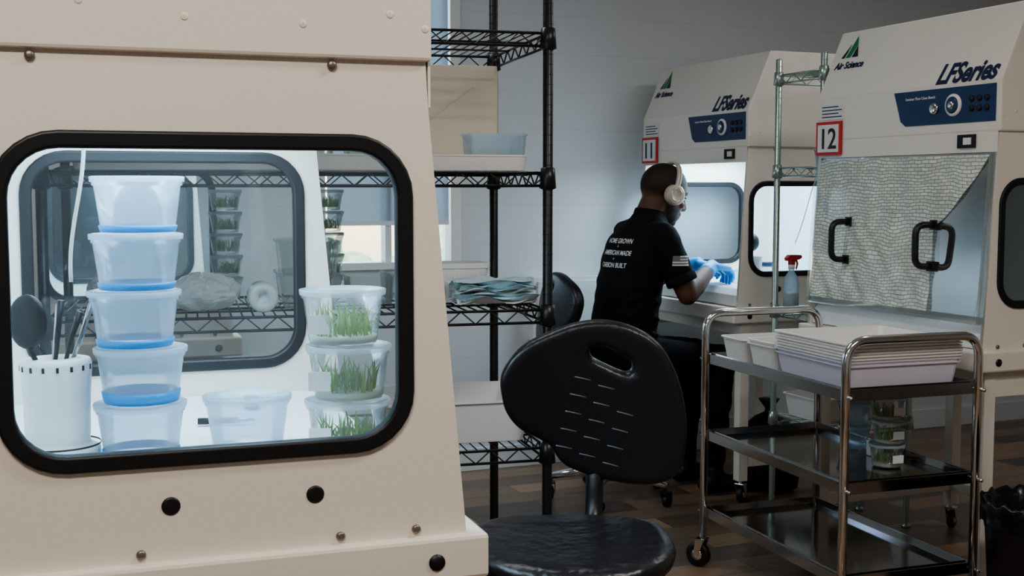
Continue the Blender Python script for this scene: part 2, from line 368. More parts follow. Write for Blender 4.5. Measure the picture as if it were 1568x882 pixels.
    mb=MB(); front_disc(.255,1.618,.036,.004,M_WPLAST,mb); front_disc(.255,1.618,.027,.008,M_NAVY,mb); front_disc(.255,1.618,.013,.014,M_CHROME,mb)
    front_disc(.17,1.612,.019,.008,M_CHROME,mb)
    for i in range(3):
        for j in range(2): front_disc(.335+.032*i,1.603+.03*j,.010,.003,M_RUBBER,mb)
    mb.build('gauge_and_knobs',E)
    mb=MB(); mb.box(.28,yf-.006,1.480,.355,.036,1.522,M_RUBBER); mb.box(.29,yf-.009,1.488,.325,yf-.005,1.514,M_RUBBER); mb.box(.31,yf-.010,1.490,.342,yf-.005,1.512,M_PAPER); mb.build('rocker_switch',E)
    put_text('panel_print','Laminar Flow Clean Bench',.013,M_WHITE,(.03,yf-.002,1.645),math.pi/2,E)
    sl=math.pi/2-math.atan2(.105,1.93-CR)
    def slz(z): return .035+(z-CR)*.105/(1.93-CR)-.0015
    put_text('series_lettering','LFSeries',.098,M_INK,(.165,slz(1.691),1.691),sl,E,shear=.25,bold=.0028,sx=.79)
    put_text('maker_lettering','Air Science',.038,M_INK,(-.42,slz(1.79),1.79),sl,E,shear=.2,bold=.0009,sx=.92)
    mb=MB(); T=Matrix.Translation((-.345,slz(1.83),1.83))@Matrix.Rotation(sl,4,'X')
    mb.prism([(-.03,0),(0,.085),(.014,.05),(-.006,0)],'z',0,.001,M_GREENI,T); mb.prism([(.004,.0),(.018,.045),(.038,0)],'z',0,.001,M_INK,T); mb.prism([(-.055,.0),(-.022,.055),(-.038,.0)],'z',0,.001,M_INK,T)
    mb.build('maker_logo',E)
    mb=MB(); mb.box(-.43,yf-.0015,1.603,-.30,.036,1.66,M_PAPER); 
    for k in range(4): mb.box(-.425,yf-.002,1.612+.012*k,-.31-.02*(k%2),yf-.001,1.616+.012*k,M_INK)
    mb.build('warning_label',E)
    if number:
        mb=MB(); mb.box(-.45,yf-.008,1.475,-.305,yf-.002,1.597,M_RED); mb.box(-.438,yf-.010,1.486,-.317,yf-.007,1.586,M_PAPER); mb.build('number_sign',E)
        put_text('number_digits',number,.105,M_BLACK,(-.378,yf-.011,1.499),math.pi/2,E,align='CENTER',bold=.001)
    if sash:
        def sy(z): return .002+(z-.93)*.038/.54
        def S(x,z,o=0): return (x,sy(z)-o,z)
        mb=MB(); V=[S(-.42,.94),S(.42,.94),S(.42,1.463),S(-.42,1.463)]; mb.add(V,[(0,1,2,3)],M_GLASS); mb.build('sash_glass',E)
        mb=MB(); nx,nz=60,40; V=[];F=[]
        for i in range(nx+1):
            for j in range(nz+1):
                v=j/nz; z=.955+v*.502
                xr=.20+ (.22*max(0,(v-.55)/.45)**.8)
                x=-.43+(xr+.43)*i/nx
                V.append(S(x,z,.007+.005*math.sin(i*.55+j*.35)*math.sin(j*.3+i*.12)))
        for i in range(nx):
            for j in range(nz): a=i*(nz+1)+j; F.append((a,a+nz+1,a+nz+2,a+1))
        mb.add(V,F,M_FILM,smooth=True); mb.build('woven_film_cover',E)
        mb=MB()
        for x in (-.435,.435):
            mb.prism([(-.012,.935),(.0,.935),(.034,1.464),(.022,1.464)],'x',x-.009,x+.009,M_CUPC)
        mb.box(-.44,-.014,.932,.44,.0,.955,M_CUPC); mb.build('sash_frame',E)
        mb=MB()
        for x in (-.235,.20):
            p=fillet([(x,.02,1.10),(x-.005,-.055,1.10),(x-.005,-.055,1.235),(x,.03,1.235)],.035,6)
            mb.tube(p,.011,M_BLACK,10)
            for z in (1.10,1.235): mb.box(x-.014,sy(z)-.014,z-.016,x+.014,sy(z)+.004,z+.016,M_BLACK)
        mb.build('sash_handles',E)
    if lit:
        mb=MB(); mb.tube([(-.36,.13,1.502),(.36,.13,1.502)],.012,M_TUBE,10); mb.build('lamp_tube',E)
        area('hood_lamp',(0,.36,1.49),(0,0,0),.78,.42,lit,(.60,.83,1.0),E)
    return E
pm_bolt=pmat('dull_bolt',(.25,.22,.19),.4,.7)
H1=hood((-.238+.008,2.17+.004),math.atan2(.943,-.333),lit=6.5,wy=(.073,.604),toe=.016)
H4=hood((-1.098,4.57),math.atan2(.943,-.333),lit=7)
H11=hood((.78,5.56),math.atan2(-.923,.384),lit=8,number='11',wzt=1.375)
H12=hood((1.2815,4.17),math.atan2(-.923,.384),lit=0,sash=True,number='12',wzt=1.375)

# ------------------------------------------------------------------ deli cups
def cup_into(mb,x,y,z,R=.07,h=.084,mat=M_CUP,lid=True,blue=0,grass=False,M=None,gel=False,nb=80):
    mb.lathe([(.0005,.002),(R*.78,.002),(R*.80,.006),(R*.93,h-.012),(R*.97,h-.011),(R*.97,h-.003),(R,h-.002),(R,h+.001)],(x,y,z),mat,36,M)
    if lid: mb.lathe([(R*1.01,h-.006),(R*1.02,h+.002),(R*.95,h+.003),(R*.93,h-.001),(.0005,h-.001)],(x,y,z),M_LID,36,M)
    if blue:
        mb.lathe([(R*.70,.0010),(R*.80,.0010),(R*.83,.006),(R*(.83+.13*blue/h),.002+blue),(R*.79,.003+blue)],(x,y,z),M_BLUEL,36,M)
    if gel: mb.lathe([(.0005,.004),(R*.78,.004),(R*.80,.014),(.0005,.014)],(x,y,z),M_GEL,32,M)
    if grass:
        for i in range(nb):
            a=random.random()*6.28; rr0=R*.68*math.sqrt(random.random()); bx=x+rr0*math.cos(a); by=y+rr0*math.sin(a)
            H=h*(.30+.55*random.random()); a2=random.random()*6.28; le=.032*random.random(); w=.0017; ta=random.random()*3.14
            wx,wy=w*math.cos(ta),w*math.sin(ta); ex,ey=bx+le*math.cos(a2),by+le*math.sin(a2)
            dd=math.hypot(ex-x,ey-y)
            if dd>R*.78: ex=x+(ex-x)*R*.78/dd; ey=y+(ey-y)*R*.78/dd
            mx_,my_=(bx*.6+ex*.4),(by*.6+ey*.4)
            mb.add([(bx-wx,by-wy,z+.010),(bx+wx,by+wy,z+.010),(mx_+wx,my_+wy,z+.01+H*.55),(mx_-wx,my_-wy,z+.01+H*.55),(ex,ey,z+H)],[(0,1,2,3),(3,2,4)],M_GRASS,M)
DK=.9315
mb=MB()
for k in range(5): cup_into(mb,.004*math.sin(k*2.1),.003*math.cos(k*1.7),k*.088,blue=(.012,.016,.010,.009,.009)[k])
mb.build('deli_cup_stack',loc=(-.583,1.90,DK))
mb=MB()
for k in range(3): cup_into(mb,.005*math.sin(k*2.4),.004*math.cos(k*1.9),k*.088,mat=M_CUPC,grass=True,gel=True,R=.067,nb=110)
for k in range(3): mb.box(-.052,-.058,k*.088+.02,-.018,-.0565,k*.088+.05,M_PAPER)
mb.build('seedling_cup_stack',loc=(-.262,1.93,DK))
mb=MB(); cup_into(mb,0,0,0); mb.build('deli_cup',loc=(-.43,1.97,DK))
E=empty('bead_sterilizer',(-.705,1.88,DK),0)
mb=MB(); mb.lathe([(.0005,0),(.060,0),(.063,.006),(.063,.018),(.058,.022),(.050,.024),(.048,.03),(.050,.10),(.053,.15),(.050,.158),(.030,.16),(.028,.13),(.0005,.13)],(0,0,0),M_WPLAST,40)
mb.build('body',E)
mb=MB(); mb.lathe([(.0635,.0235),(.064,.025),(.0635,.0265)],(0,0,0),M_RUBBER,40)
for i in range(16):
    a=i/16*6.28; mb.box(-.002,-.0012,.142,.002,.0012,.150,M_RUBBER,Matrix.Translation((.0525*math.cos(a),.0525*math.sin(a),0))@Matrix.Rotation(a+math.pi/2,4,'Z'))
mb.build('base_ring',E)
mb=MB()
for i,(dx,dy,lx,ly) in enumerate(((.01,0,.03,.0),(-.008,.008,.005,.02),(.0,-.01,.018,-.01),(.014,.008,.04,.02))):
    mb.tube([(dx,dy,.135),(dx+lx*.5,dy+ly*.5,.19),(dx+lx,dy+ly,.23+.01*i)],[.003,.004,.0055],M_STEEL if i%2 else M_BLACK,8)
mb.build('tools',E)
mb=MB(); mb.tube([(-.012,-.02,.135),(-.025,-.03,.17),(-.035,-.03,.19)],.004,M_BLACK,8)
mb.ell((-.030,-.03,.218),(.030,.010,.042),M_BLACK,seg=20); mb.build('spoon',E)
mb=MB(); pts=[]
for i in range(30):
    t=i/29; pts.append((-.63+.012*math.sin(t*5)-.004*t,1.78+.01*t,1.515-.30*t))
mb.tube(pts,.003,M_WPLAST,8); mb.build('power_cord')
mb=MB(); mb.lathe([(.0005,0),(.016,0),(.012,.012),(.015,.022),(.0005,.026)],(0,0,0),M_BLACK,18); mb.build('black_cap',loc=(-.50,2.33,DK))
mb=MB(); mb.tube([(0,0,.006),(.06,.01,.006)],.006,M_BLACK,8); mb.tube([(.06,.01,.006),(.10,.016,.006)],[.006,.002],M_STEEL,8); mb.build('marker_pen',loc=(-.56,2.16,DK))

# ------------------------------------------------------------------ wire racks
def wire_shelf(mb,x0,x1,y0,y1,z,mat,step=.026,r=.0022,h=.032):
    for zz in (z,z-h):
        for p,q in (((x0,y0),(x1,y0)),((x0,y1),(x1,y1)),((x0,y0),(x0,y1)),((x1,y0),(x1,y1))):
            mb.tube([(p[0],p[1],zz),(q[0],q[1],zz)],.0036,mat,6)
    def zig(p,q):
        L_=math.hypot(q[0]-p[0],q[1]-p[1]); n=max(2,int(L_/.075)); pts=[]
        for i in range(2*n+1):
            t=i/(2*n); pts.append((p[0]+(q[0]-p[0])*t,p[1]+(q[1]-p[1])*t,z-(h if i%2 else 0)))
        mb.tube(pts,.0024,mat,5)
    zig((x0,y0),(x1,y0)); zig((x0,y1),(x1,y1)); zig((x0,y0),(x0,y1)); zig((x1,y0),(x1,y1))
    n=int((x1-x0)/step)
    for i in range(1,n): 
        x=x0+(x1-x0)*i/n; mb.tube([(x,y0,z+.002),(x,y1,z+.002)],r,mat,4)
    for k in (.33,.67): y=y0+(y1-y0)*k; mb.tube([(x0,y,z-.003),(x1,y,z-.003)],.003,mat,5)
def rack(name,loc,rz,x0,x1,y0,y1,levels,top,mat,pr=.0127):
    E=empty(name,(loc[0],loc[1],0),rz)
    mb=MB()
    for x in (x0,x1):
        for y in (y0,y1):
            mb.lathe([(pr,.02),(pr,top),(pr*.6,top+.006),(.0005,top+.006)],(x,y,0),mat,16)
            mb.lathe([(.0005,0),(.018,0),(.018,.012),(.008,.016),(.008,.03)],(x,y,0),mat,14)
            k=.06
            while k<top: mb.lathe([(pr+.0005,0),(pr+.0009,.001),(pr+.0005,.002)],(x,y,k),mat,12); k+=.025
            for z in levels: mb.lathe([(pr,-.042),(pr+.009,-.038),(pr+.005,.012),(pr,.014)],(x,y,z),mat,16)
    mb.build('posts',E)
    for z in levels:
        mb=MB(); wire_shelf(mb,x0,x1,y0,y1,z,mat); mb.build('wire_shelf',E)
    return E
SA=math.atan2(.253,.967)
RK=rack('wire_shelving_rack',(.09,3.10),SA,-1.2,0,0,.57,(1.738,1.391,1.045,.69,.25),2.12,M_RACKB)
def on_rack(x,y): 
    c,s=math.cos(SA),math.sin(SA); return (.09+c*x-s*y,3.10+s*x+c*y)
def place(mb,name,x,y,z,rz=0,bevel=0):
    p=on_rack(x,y); return mb.build(name,loc=(p[0],p[1],z),rz=SA+rz,bevel=bevel)
def tray_into(mb,c,w,l,h,mat,fl=.02,t=.003,rim=.012):
    mb.rloft([(w-fl*2,l-fl*2,.02,0),(w-fl*2+.002,l-fl*2+.002,.02,.001),(w-rim,l-rim,.022,h-.004),(w,l,.024,h-.004),(w,l,.024,h),(w-rim-.004,l-rim-.004,.02,h),(w-fl*2-t,l-fl*2-t,.018,t),],c,mat,caps=True)
SZ=.0055
mb=MB(); tray_into(mb,(0,0,0),1.10,.37,.040,M_TRAY,rim=.004,fl=.008); place(mb,'propagation_tray',-.59,.21,1.391+SZ)
def tub(name,x,y,z,w,l,h,grass=True,rz=0,mat=M_CUPC):
    mb=MB(); mb.rloft([(w*.86,l*.86,.015,0),(w*.95,l*.95,.018,h-.006),(w,l,.02,h-.005),(w,l,.02,h),(w*.94,l*.94,.017,h),(w*.84,l*.84,.014,.003)],(0,0,0),mat)
    if grass:
        for i in range(130):
            bx=(random.random()-.5)*w*.75; by=(random.random()-.5)*l*.75; H=h*(.35+.55*random.random()); ex=bx+(random.random()-.5)*.03; ey=by+(random.random()-.5)*.02
            lim=.42; ex=max(-w*lim,min(w*lim,ex)); ey=max(-l*lim,min(l*lim,ey))
            mb.add([(bx-.0020,by,.004),(bx+.0020,by,.004),(ex,ey,H)],[(0,1,2)],M_GRASS)
    place(mb,name,x,y,z,rz)
tub('seedling_tub',-.09,.20,1.391+.0095,.165,.11,.095,mat=M_CUP)
for i in range(4): tub('seedling_tub',-.42-.16*i,.2+.03*(i%2),1.391+.0095,.14,.11,.07)
mb=MB(); mb.rloft([(.38,.13,.012,0),(.385,.135,.015,.02),(.385,.135,.015,.285),(.38,.13,.01,.30)],(0,0,0),M_STUFF); 
mb.tube([(-.12,-.069,.14),(.0,-.071,.15),(.12,-.069,.24)],.0015,M_STUFF,6)
place(mb,'storage_carton',-.215,.485,1.391+SZ,bevel=.003)
def crumple(name,x,y,z,r,mat,seed=0):
    mb=MB(); R=[]; rnd=random.Random(seed); rg,sg=18,36; 
    for i in range(rg+1):
        a=-math.pi/2+math.pi*i/rg; row=[]
        for j in range(sg):
            b=2*math.pi*j/sg; n=1+.10*math.sin(3*b+seed)+.07*math.sin(7*b+4*a)+.10*(rnd.random()-.5); cr=max(.02,math.cos(a))
            row.append((r[0]*cr*math.cos(b)*n,r[1]*cr*math.sin(b)*n,r[2]*(1+max(-1,math.sin(a)*1.02)*n*.97)))
        R.append([(p[0],p[1],max(0,p[2])) for p in row])
    mb.rings(R,mat,smooth=False); return place(mb,name,x,y,z)
crumple('plastic_bag',-.85,.16,1.045+SZ,(.085,.07,.045),M_BAG,2)
crumple('plastic_bag',-1.04,.30,1.045+SZ,(.08,.08,.05),M_BAG,5)
mb=MB(); mb.lathe([(.0005,.0),(.034,.0),(.036,.004),(.036,.10),(.030,.104),(.012,.104),(.012,.09),(.0005,.09)],(0,0,0),M_WPLAST,26,Matrix.Translation((0,0,.036))@Matrix.Rotation(math.pi/2,4,'X')); place(mb,'paper_roll',-.705,.15,1.045+SZ)
for k,(x,y) in enumerate(((-.58,.20),(-.58,.36))):
    mb=MB()
    for j in range(2): mb.rloft([(.13,.11,.015,j*.085),(.145,.125,.018,j*.085+.075),(.155,.135,.02,j*.085+.076),(.155,.135,.02,j*.085+.083)],(0,0,0),M_CUPC)
    place(mb,'clear_tub_stack',x,y,1.045+SZ)
tub('clear_tub',-.42,.25,1.045+SZ,.13,.12,.075,False); tub('clear_tub',-.30,.40,1.045+SZ,.13,.12,.075,False)
mb=MB(); mb.rloft([(.12,.10,.012,0),(.138,.118,.014,.090),(.145,.125,.015,.091),(.145,.125,.015,.100),(.138,.118,.014,.104)],(0,0,0),M_WPLAST,smooth=False)
for i in range(9): mb.box(-.055+.013*i,-.0585,.014,-.051+.013*i,-.056,.082,M_TRAY)
place(mb,'lidded_container',-.175,.25,1.045+SZ)
for x in (-.78,-.50):
    mb=MB()
    for k in range(5): cup_into(mb,0,0,k*.060,R=.045,h=.056,mat=M_CUPC,grass=True)
    place(mb,'seedling_cup_stack',x,.49,1.045+SZ)
mb=MB()
for k in range(7):
    V=[];F=[]; nx,ny=16,8
    for i in range(nx+1):
        for j in range(ny+1):
            u=i/nx-.5; v=j/ny-.5; V.append((u*.205+.006*math.sin(k*2),v*.12+.004*k,.004+k*.0078+.020*(1+math.sin(u*9+k*1.3)*math.cos(v*6+k*.7))*.5+.006*math.cos(v*14)))
    for i in range(nx):
        for j in range(ny): a=i*(ny+1)+j; F.append((a,a+ny+1,a+ny+2,a+1))
    mb.add(V,F,M_MASKB if k in (1,2,4,5,6) else M_MASKW,Matrix.Rotation(.13*math.sin(k*2.3),4,'Z'),True)
mb.tube([(.08,0,.03),(.11,-.03,.02),(.09,-.05,.012),(.04,-.05,.01)],.0012,M_WPLAST,5)
mb.tube([(-.08,0,.03),(-.125,-.01,.02),(-.11,-.04,.010),(-.06,-.045,.01)],.0012,M_WPLAST,5)
place(mb,'surgical_mask_pile',-.118,.09,1.045+SZ)
mb=MB(); tray_into(mb,(0,0,0),.40,.33,.11,M_TRAY,fl=.025); place(mb,'white_basin',-.215,.22,.69+SZ)
mb=MB(); tray_into(mb,(0,0,0),.42,.36,.12,M_TRAY,fl=.025); place(mb,'white_basin',-.70,.24,.69+SZ)

GA=math.atan2(-.923,.384)
def on_g(x,y): c,s=math.cos(GA),math.sin(GA); return (1.06+c*x-s*y,4.92+s*x+c*y)
rack('chrome_wire_rack',(1.06,4.92),GA,0,.29,0,.44,(1.80,1.434,.875,.44),1.86,M_ZINC,.0125)
mb=MB(); cup_into(mb,0,0,0,R=.05,h=.07); p=on_g(.13,.14); mb.build('deli_cup',loc=(p[0],p[1],1.4395))
mb=MB(); tray_into(mb,(0,0,0),.25,.40,.09,M_TRAY); p=on_g(.145,.22); mb.build('white_tray',loc=(p[0],p[1],.4455),rz=GA)
p=on_g(.058,.035); E=empty('spray_bottle',(p[0],p[1],.8805),.6); E.scale=(.84,.84,.84)
mb=MB(); mb.lathe([(.0005,0),(.034,0),(.037,.005),(.037,.11),(.030,.145),(.014,.17),(.013,.185),(.0005,.185)],(0,0,0),M_CUP,28); mb.lathe([(.0005,.003),(.033,.003),(.0355,.006),(.0355,.07),(.0005,.07)],(0,0,0),M_GEL,24); mb.build('bottle',E)
mb=MB(); mb.lathe([(.0005,.182),(.016,.182),(.016,.203),(.0005,.203)],(0,0,0),M_WPLAST,20)
mb.prism([(-.035,.222),(.045,.226),(.052,.238),(.045,.248),(-.02,.250),(-.038,.235)],'y',-.011,.011,M_RED); mb.box(-.012,-.011,.200,.014,.011,.226,M_RED)
mb.tube([(.030,0,.226),(.040,0,.205),(.032,0,.18)],[.006,.005,.004],M_RED,8); mb.lathe([(.0005,0),(.009,0),(.009,.014),(.0005,.014)],(0,0,0),M_RED,12,Matrix.Translation((.048,0,.238))@Matrix.Rotation(math.pi/2,4,'Y')); mb.build('trigger_head',E)
mb=MB(); pts=[]
for i in range(20):
    t=i/19; q=on_g(.10+.17*t,.02); pts.append((q[0],q[1],1.398-.26*(1-t)**1.6-.02*math.sin(t*6)))
mb.tube(pts,.0015,M_WPLAST,6); mb.build('thin_cable')

# ------------------------------------------------------------------ cart
CA=math.atan2(.327,.945); CX,CY=.962,3.50
E=empty('stainless_utility_cart',(CX,CY,0),CA); CW,CL=.465,.85
CZ=(.752,.478,.20)
mb=MB()
for y in (0,CL):
    mb.tube(fillet([(0,y,.11),(0,y,.915),(CW,y,.915),(CW,y,.11)],.07,8),.0135,M_CHROME,12)
    for x in (0,CW):
        for z in CZ: mb.lathe([(.0005,-.01),(.006,-.01),(.006,.02),(.0005,.022)],(0,0,0),M_CHROME,10,Matrix.Translation((x,y+(-.01 if y==0 else .01),z))@Matrix.Rotation(math.pi/2 if y==0 else -math.pi/2,4,'X'))
mb.build('tube_frame',E)
for z in CZ:
    mb=MB(); mb.rloft([(CW-.03,CL-.03,.006,-.003),(CW-.028,CL-.028,.006,-.003),(CW-.026,CL-.026,.006,.024),(CW-.030,CL-.030,.006,.024),(CW-.034,CL-.034,.006,0)],(CW/2,CL/2,z),M_STEEL)
    for x in (.008,CW-.008): mb.box(x-.006,.0,z-.014,x+.006,CL,z+.02,M_STEEL)
    for y in (.004,CL-.004): mb.box(0.01,y-.005,z-.014,CW-.01,y+.005,z+.02,M_STEEL)
    mb.build('shelf_pan',E,bevel=.002)
mb=MB()
for x in (0,CW):
    for y in (0,CL): caster(mb,x,y,.045,ang=.6+x,top=.13)
mb.build('casters',E)
def on_c(x,y): c,s=math.cos(CA),math.sin(CA); return (CX+c*x-s*y,CY+s*x+c*y)
def cart_put(mb,name,x,y,z,rz=0,bevel=0): p=on_c(x,y); return mb.build(name,loc=(p[0],p[1],z),rz=CA+rz,bevel=bevel)
mb=MB(); tray_into(mb,(0,0,0),.415,.41,.080,M_LILAC,rim=.014)
for k in range(7): tray_into(mb,(.002*math.sin(k*3),.002*math.cos(k*5),.016+.009*k),.42,.415,.076,M_LILAC if k<1 else M_TRAY,rim=.014)
cart_put(mb,'tray_stack',CW/2,.238,CZ[0]+.002)
def scrib(mb,x,y,z):
    for i in range(4): mb.tube([(x+.012*i,y,z),(x+.012*i+.006,y,z+.016),(x+.012*i+.009,y,z+.002)],.0009,M_RED if i%2 else M_INK,4)
mb=MB(); tray_into(mb,(0,0,0),.40,.18,.085,M_TRAY); tray_into(mb,(.003,.0,.012),.40,.18,.085,M_TRAY); scrib(mb,-.15,-.0905,.09)
cart_put(mb,'white_tray',CW/2,.548,CZ[0]+.002,rz=.02)
mb=MB(); tray_into(mb,(0,0,0),.39,.17,.085,M_TRAY); cart_put(mb,'white_tray',CW/2,.74,CZ[0]+.002)
mb=MB()
for k in range(3): cup_into(mb,.003*math.sin(k*2),.003*math.cos(k*3),k*.075,R=.055,h=.071,mat=M_CUPC,grass=True,gel=True)
for k in range(3): mb.box(-.02,-.0555,k*.075+.02,.02,-.0545,k*.075+.045,M_PAPER)
cart_put(mb,'seedling_cup_stack',.31,.22,CZ[1]+.002)
mb=MB(); mb.rloft([(.09,.06,.006,0),(.09,.06,.006,.045),(.084,.054,.005,.05)],(0,0,0),M_WPLAST); mb.box(-.02,-.031,.012,.02,-.0295,.034,M_NAVY); cart_put(mb,'white_carton',.395,.36,CZ[1]+.002,bevel=.002)
mb=MB(); cup_into(mb,0,0,0,R=.055,h=.075); cup_into(mb,0,0,.079,R=.055,h=.075); cart_put(mb,'deli_cup_stack',.38,.50,CZ[1]+.002)

# ------------------------------------------------------------------ lab stools
BO=[(-140,-20),(-141,-45),(-128,-70),(-105,-90),(-70,-106),(-25,-121),(20,-124),(60,-114),(95,-92),(120,-52),(135,-2),(140,48),(135,93),(120,118),(85,129),(30,125),(-20,110),(-45,95),(-62,68),(-88,50),(-115,33),(-133,8)]
def smooth_loop(P,n=4):
    out=[];k=len(P)
    for i in range(k):
        p0,p1,p2,p3=[Vector(P[(i+j-1)%k]) for j in range(4)]
        for s in range(n):
            t=s/n; out.append(tuple(.5*((2*p1)+(-p0+p2)*t+(2*p0-5*p1+4*p2-p3)*t*t+(-p0+3*p1-3*p2+p3)*t**3)))
    return out
def stool(loc,rz,seat_z,back_dz,k=.00146,yaw=0,bars=True,bx=0):
    """local +y is the direction the seat faces"""
    E=empty('lab_stool',(loc[0],loc[1],0),rz)
    mb=MB(); prof=[(.15,-.055),(.19,-.052),(.215,-.035),(.22,-.018),(.212,-.004),(.19,.002),(.14,-.003),(.07,-.008),(.0005,-.010)]
    R=[]
    for r,z in prof:
        row=[]
        for j in range(48):
            a=2*math.pi*j/48; c,s=math.cos(a),math.sin(a); q=(abs(c)**2.6+abs(s)**2.6)**(-1/2.6)
            row.append((r*q*c*.95,r*q*s*1.0,seat_z+z+ .006*math.cos(2*a)*(r/.2)))
        R.append(row)
    mb.rings(R,M_SEAT); mb.build('seat',E)
    outl=smooth_loop([(-x*k,-y*k) for x,y in BO]); 
    slot=smooth_loop([(-x*k,-y*k) for x,y in [(-16,-92),(12,-98),(42,-85),(66,-68),(66,-42),(46,-34),(10,-48),(-14,-64)]])
    zc=seat_z+back_dz; yb=-.285
    Mx=Matrix.Translation((bx,yb,zc))@Matrix.Rotation(yaw,4,'Z')@Matrix.Rotation(-.12,4,'X')@Matrix(((1,0,0,0),(0,0,1,0),(0,1,0,0),(0,0,0,1)))
    cx=[sum(p[0] for p in outl)/len(outl),sum(p[1] for p in outl)/len(outl)]
    ins=[(cx[0]+(p[0]-cx[0])*.93,cx[1]+(p[1]-cx[1])*.93) for p in outl]
    ob=sheet('backrest',[ins,slot],.008,M_BACKR,Matrix.Identity(4),E,bevel=.016,vox=.0042)
    for v in ob.data.vertices:
        q=v.co.copy(); q.z+=.9*(q.x**2)+.25*(q.y**2); v.co=Mx@q
    ob.data.polygons.foreach_set('use_smooth',[True]*len(ob.data.polygons))
    if bars:
        mb=MB()
        for rI in range(5):
            for c in range(3):
                if rI==0 and c==2: continue
                x=-(-18+36*c-7*rI)*k; y=-(-38+14*c+27*rI)*k
                P_=[]
                for t in (-.018,0,.018):
                    xx=x+t; yy=y+t*.25; P_.append(Mx@Vector((xx,yy,.0228+.9*xx*xx+.25*yy*yy)))
                mb.tube(P_,.0022,M_SLOT,6)
        mb.build('vent_slots',E)
    mb=MB()
    mb.tube(fillet([(bx*.5,-.06,seat_z-.065),(bx,-.27,seat_z-.06),(bx-.01,-.325,zc-.02)],.08,8),.020,M_BLACK,12)
    mb.lathe([(.0005,seat_z-.085),(.09,seat_z-.08),(.10,seat_z-.052),(.0005,seat_z-.05)],(0,0,0),M_BLACK,24)
    mb.lathe([(.026,.10),(.026,.34),(.016,.345),(.016,seat_z-.08)],(0,0,0),M_BLACK,20,caps=True)
    mb.tube([(.05,0,seat_z-.075),(.20,.03,seat_z-.08)],.006,M_BLACK,8)
    mb.build('column',E)
    mb=MB()
    for i in range(5):
        a=2*math.pi*i/5+.5; mb.tube([(0,0,.12),(.15*math.cos(a),.15*math.sin(a),.115),(.28*math.cos(a),.28*math.sin(a),.095)],[.028,.022,.015],M_CHROME if not bars else M_BLACK,10)
        caster(mb,.27*math.cos(a),.27*math.sin(a),.027,ang=a,top=.09,metal=M_BLACK)
    mb.build('star_base',E)
    return E
stool((.119,2.44),math.pi,.645,.235,bx=-.064)
stool((.44,5.295),RA-math.pi/2,.55,.285,k=.0013,bars=False)

# ------------------------------------------------------------------ waste bin + rubbish sack
E=empty('waste_bin',(1.51,3.43,0))
mb=MB(); mb.lathe([(.0005,0),(.125,0),(.128,.004),(.155,.44),(.158,.442),(.158,.452),(.150,.452),(.148,.44),(.12,.01),(.0005,.01)],(0,0,0),M_BLACK,36); mb.build('bucket',E)
mb=MB(); R=[]
for r,z in ((.162,.40),(.165,.43),(.166,.462),(.160,.470),(.15,.462),(.14,.40),(.12,.32)):
    R.append([(r*(1+.025*math.sin(j*1.7+z*40))*math.cos(2*math.pi*j/48),r*(1+.025*math.sin(j*1.7+z*40))*math.sin(2*math.pi*j/48),z+.008*math.sin(j*2.3)) for j in range(48)])
mb.rings(R,M_BINBAG,caps=False); mb.build('liner_bag',E)
mb=MB(); R=[]
for r,z in ((.10,0),(.13,.02),(.145,.10),(.14,.20),(.115,.28),(.06,.33),(.020,.35),(.016,.365),(.04,.40),(.045,.41)):
    R.append([(r*(1+.06*math.sin(j*.9+z*9)+.03*math.sin(j*2.3+z*21))*math.cos(2*math.pi*j/40),r*(1+.06*math.sin(j*.9+z*9)+.03*math.sin(j*2.3+z*21))*math.sin(2*math.pi*j/40),z) for j in range(40)])
mb.rings(R,M_BINBAG); mb.build('bin_bag',loc=(1.16,5.47,.001))

# ------------------------------------------------------------------ items inside the far lit hood
def on_h(x,y,c=(.78,5.56)): co_,si=math.cos(GA),math.sin(GA); return (c[0]+co_*x-si*y,c[1]+si*x+co_*y)
p=on_h(.33,.14); mb=MB(); mb.lathe([(.0005,0),(.055,0),(.055,.006),(.048,.01),(.046,.10),(.05,.13),(.0005,.135)],(0,0,0),M_WPLAST,28)
mb.tube([(.0,.0,.13),(.0,.0,.26)],.003,M_STEEL,8); mb.ell((0,0,.19),(.035,.035,.040),M_BLACK); mb.build('instrument_holder',loc=(p[0],p[1],DK))
p=on_h(.12,.22); mb=MB(); cup_into(mb,0,0,0,R=.05,h=.055); mb.build('deli_cup',loc=(p[0],p[1],DK))
p=on_h(.22,.30); mb=MB(); mb.lathe([(.0005,0),(.03,0),(.031,.004),(.031,.06),(.022,.075),(.022,.09),(.0005,.09)],(0,0,0),M_CUPC,24); mb.lathe([(.0005,.075),(.025,.075),(.025,.095),(.0005,.095)],(0,0,0),M_NAVY,24); mb.build('media_bottle',loc=(p[0],p[1],DK))

# ------------------------------------------------------------------ person (local x forward, y his left)
P=empty('seated_technician',(.50,5.32,0),RA)
def vox(mb,name,vs,sm,parent,rule=None,mat=None):
    o=mb.build(name+'_src'); r=o.modifiers.new('r','REMESH'); r.mode='VOXEL'; r.voxel_size=vs; r.use_smooth_shade=True
    s=o.modifiers.new('s','SMOOTH'); s.factor=.5; s.iterations=sm
    me=eval_mesh(o); bpy.data.objects.remove(o); me.materials.clear()
    for m in (rule[0] if rule else [mat]): me.materials.append(m)
    for p in me.polygons:
        p.use_smooth=True; p.material_index=rule[1](p.center) if rule else 0
    ob=bpy.data.objects.new(name,me); link(ob,parent); return ob
def segd(p,a,b):
    a=Vector(a);b=Vector(b);d=b-a;t=max(0,min(1,(p-a).dot(d)/d.length_squared)); return (p-(a+d*t)).length,t
ARMS={-1:dict(sh=(.075,-.185,1.145),el=(.165,-.235,.905),wr=(.375,-.085,1.012)), 1:dict(sh=(.095,.185,1.145),el=(.20,.235,.925),wr=(.40,.075,1.015))}
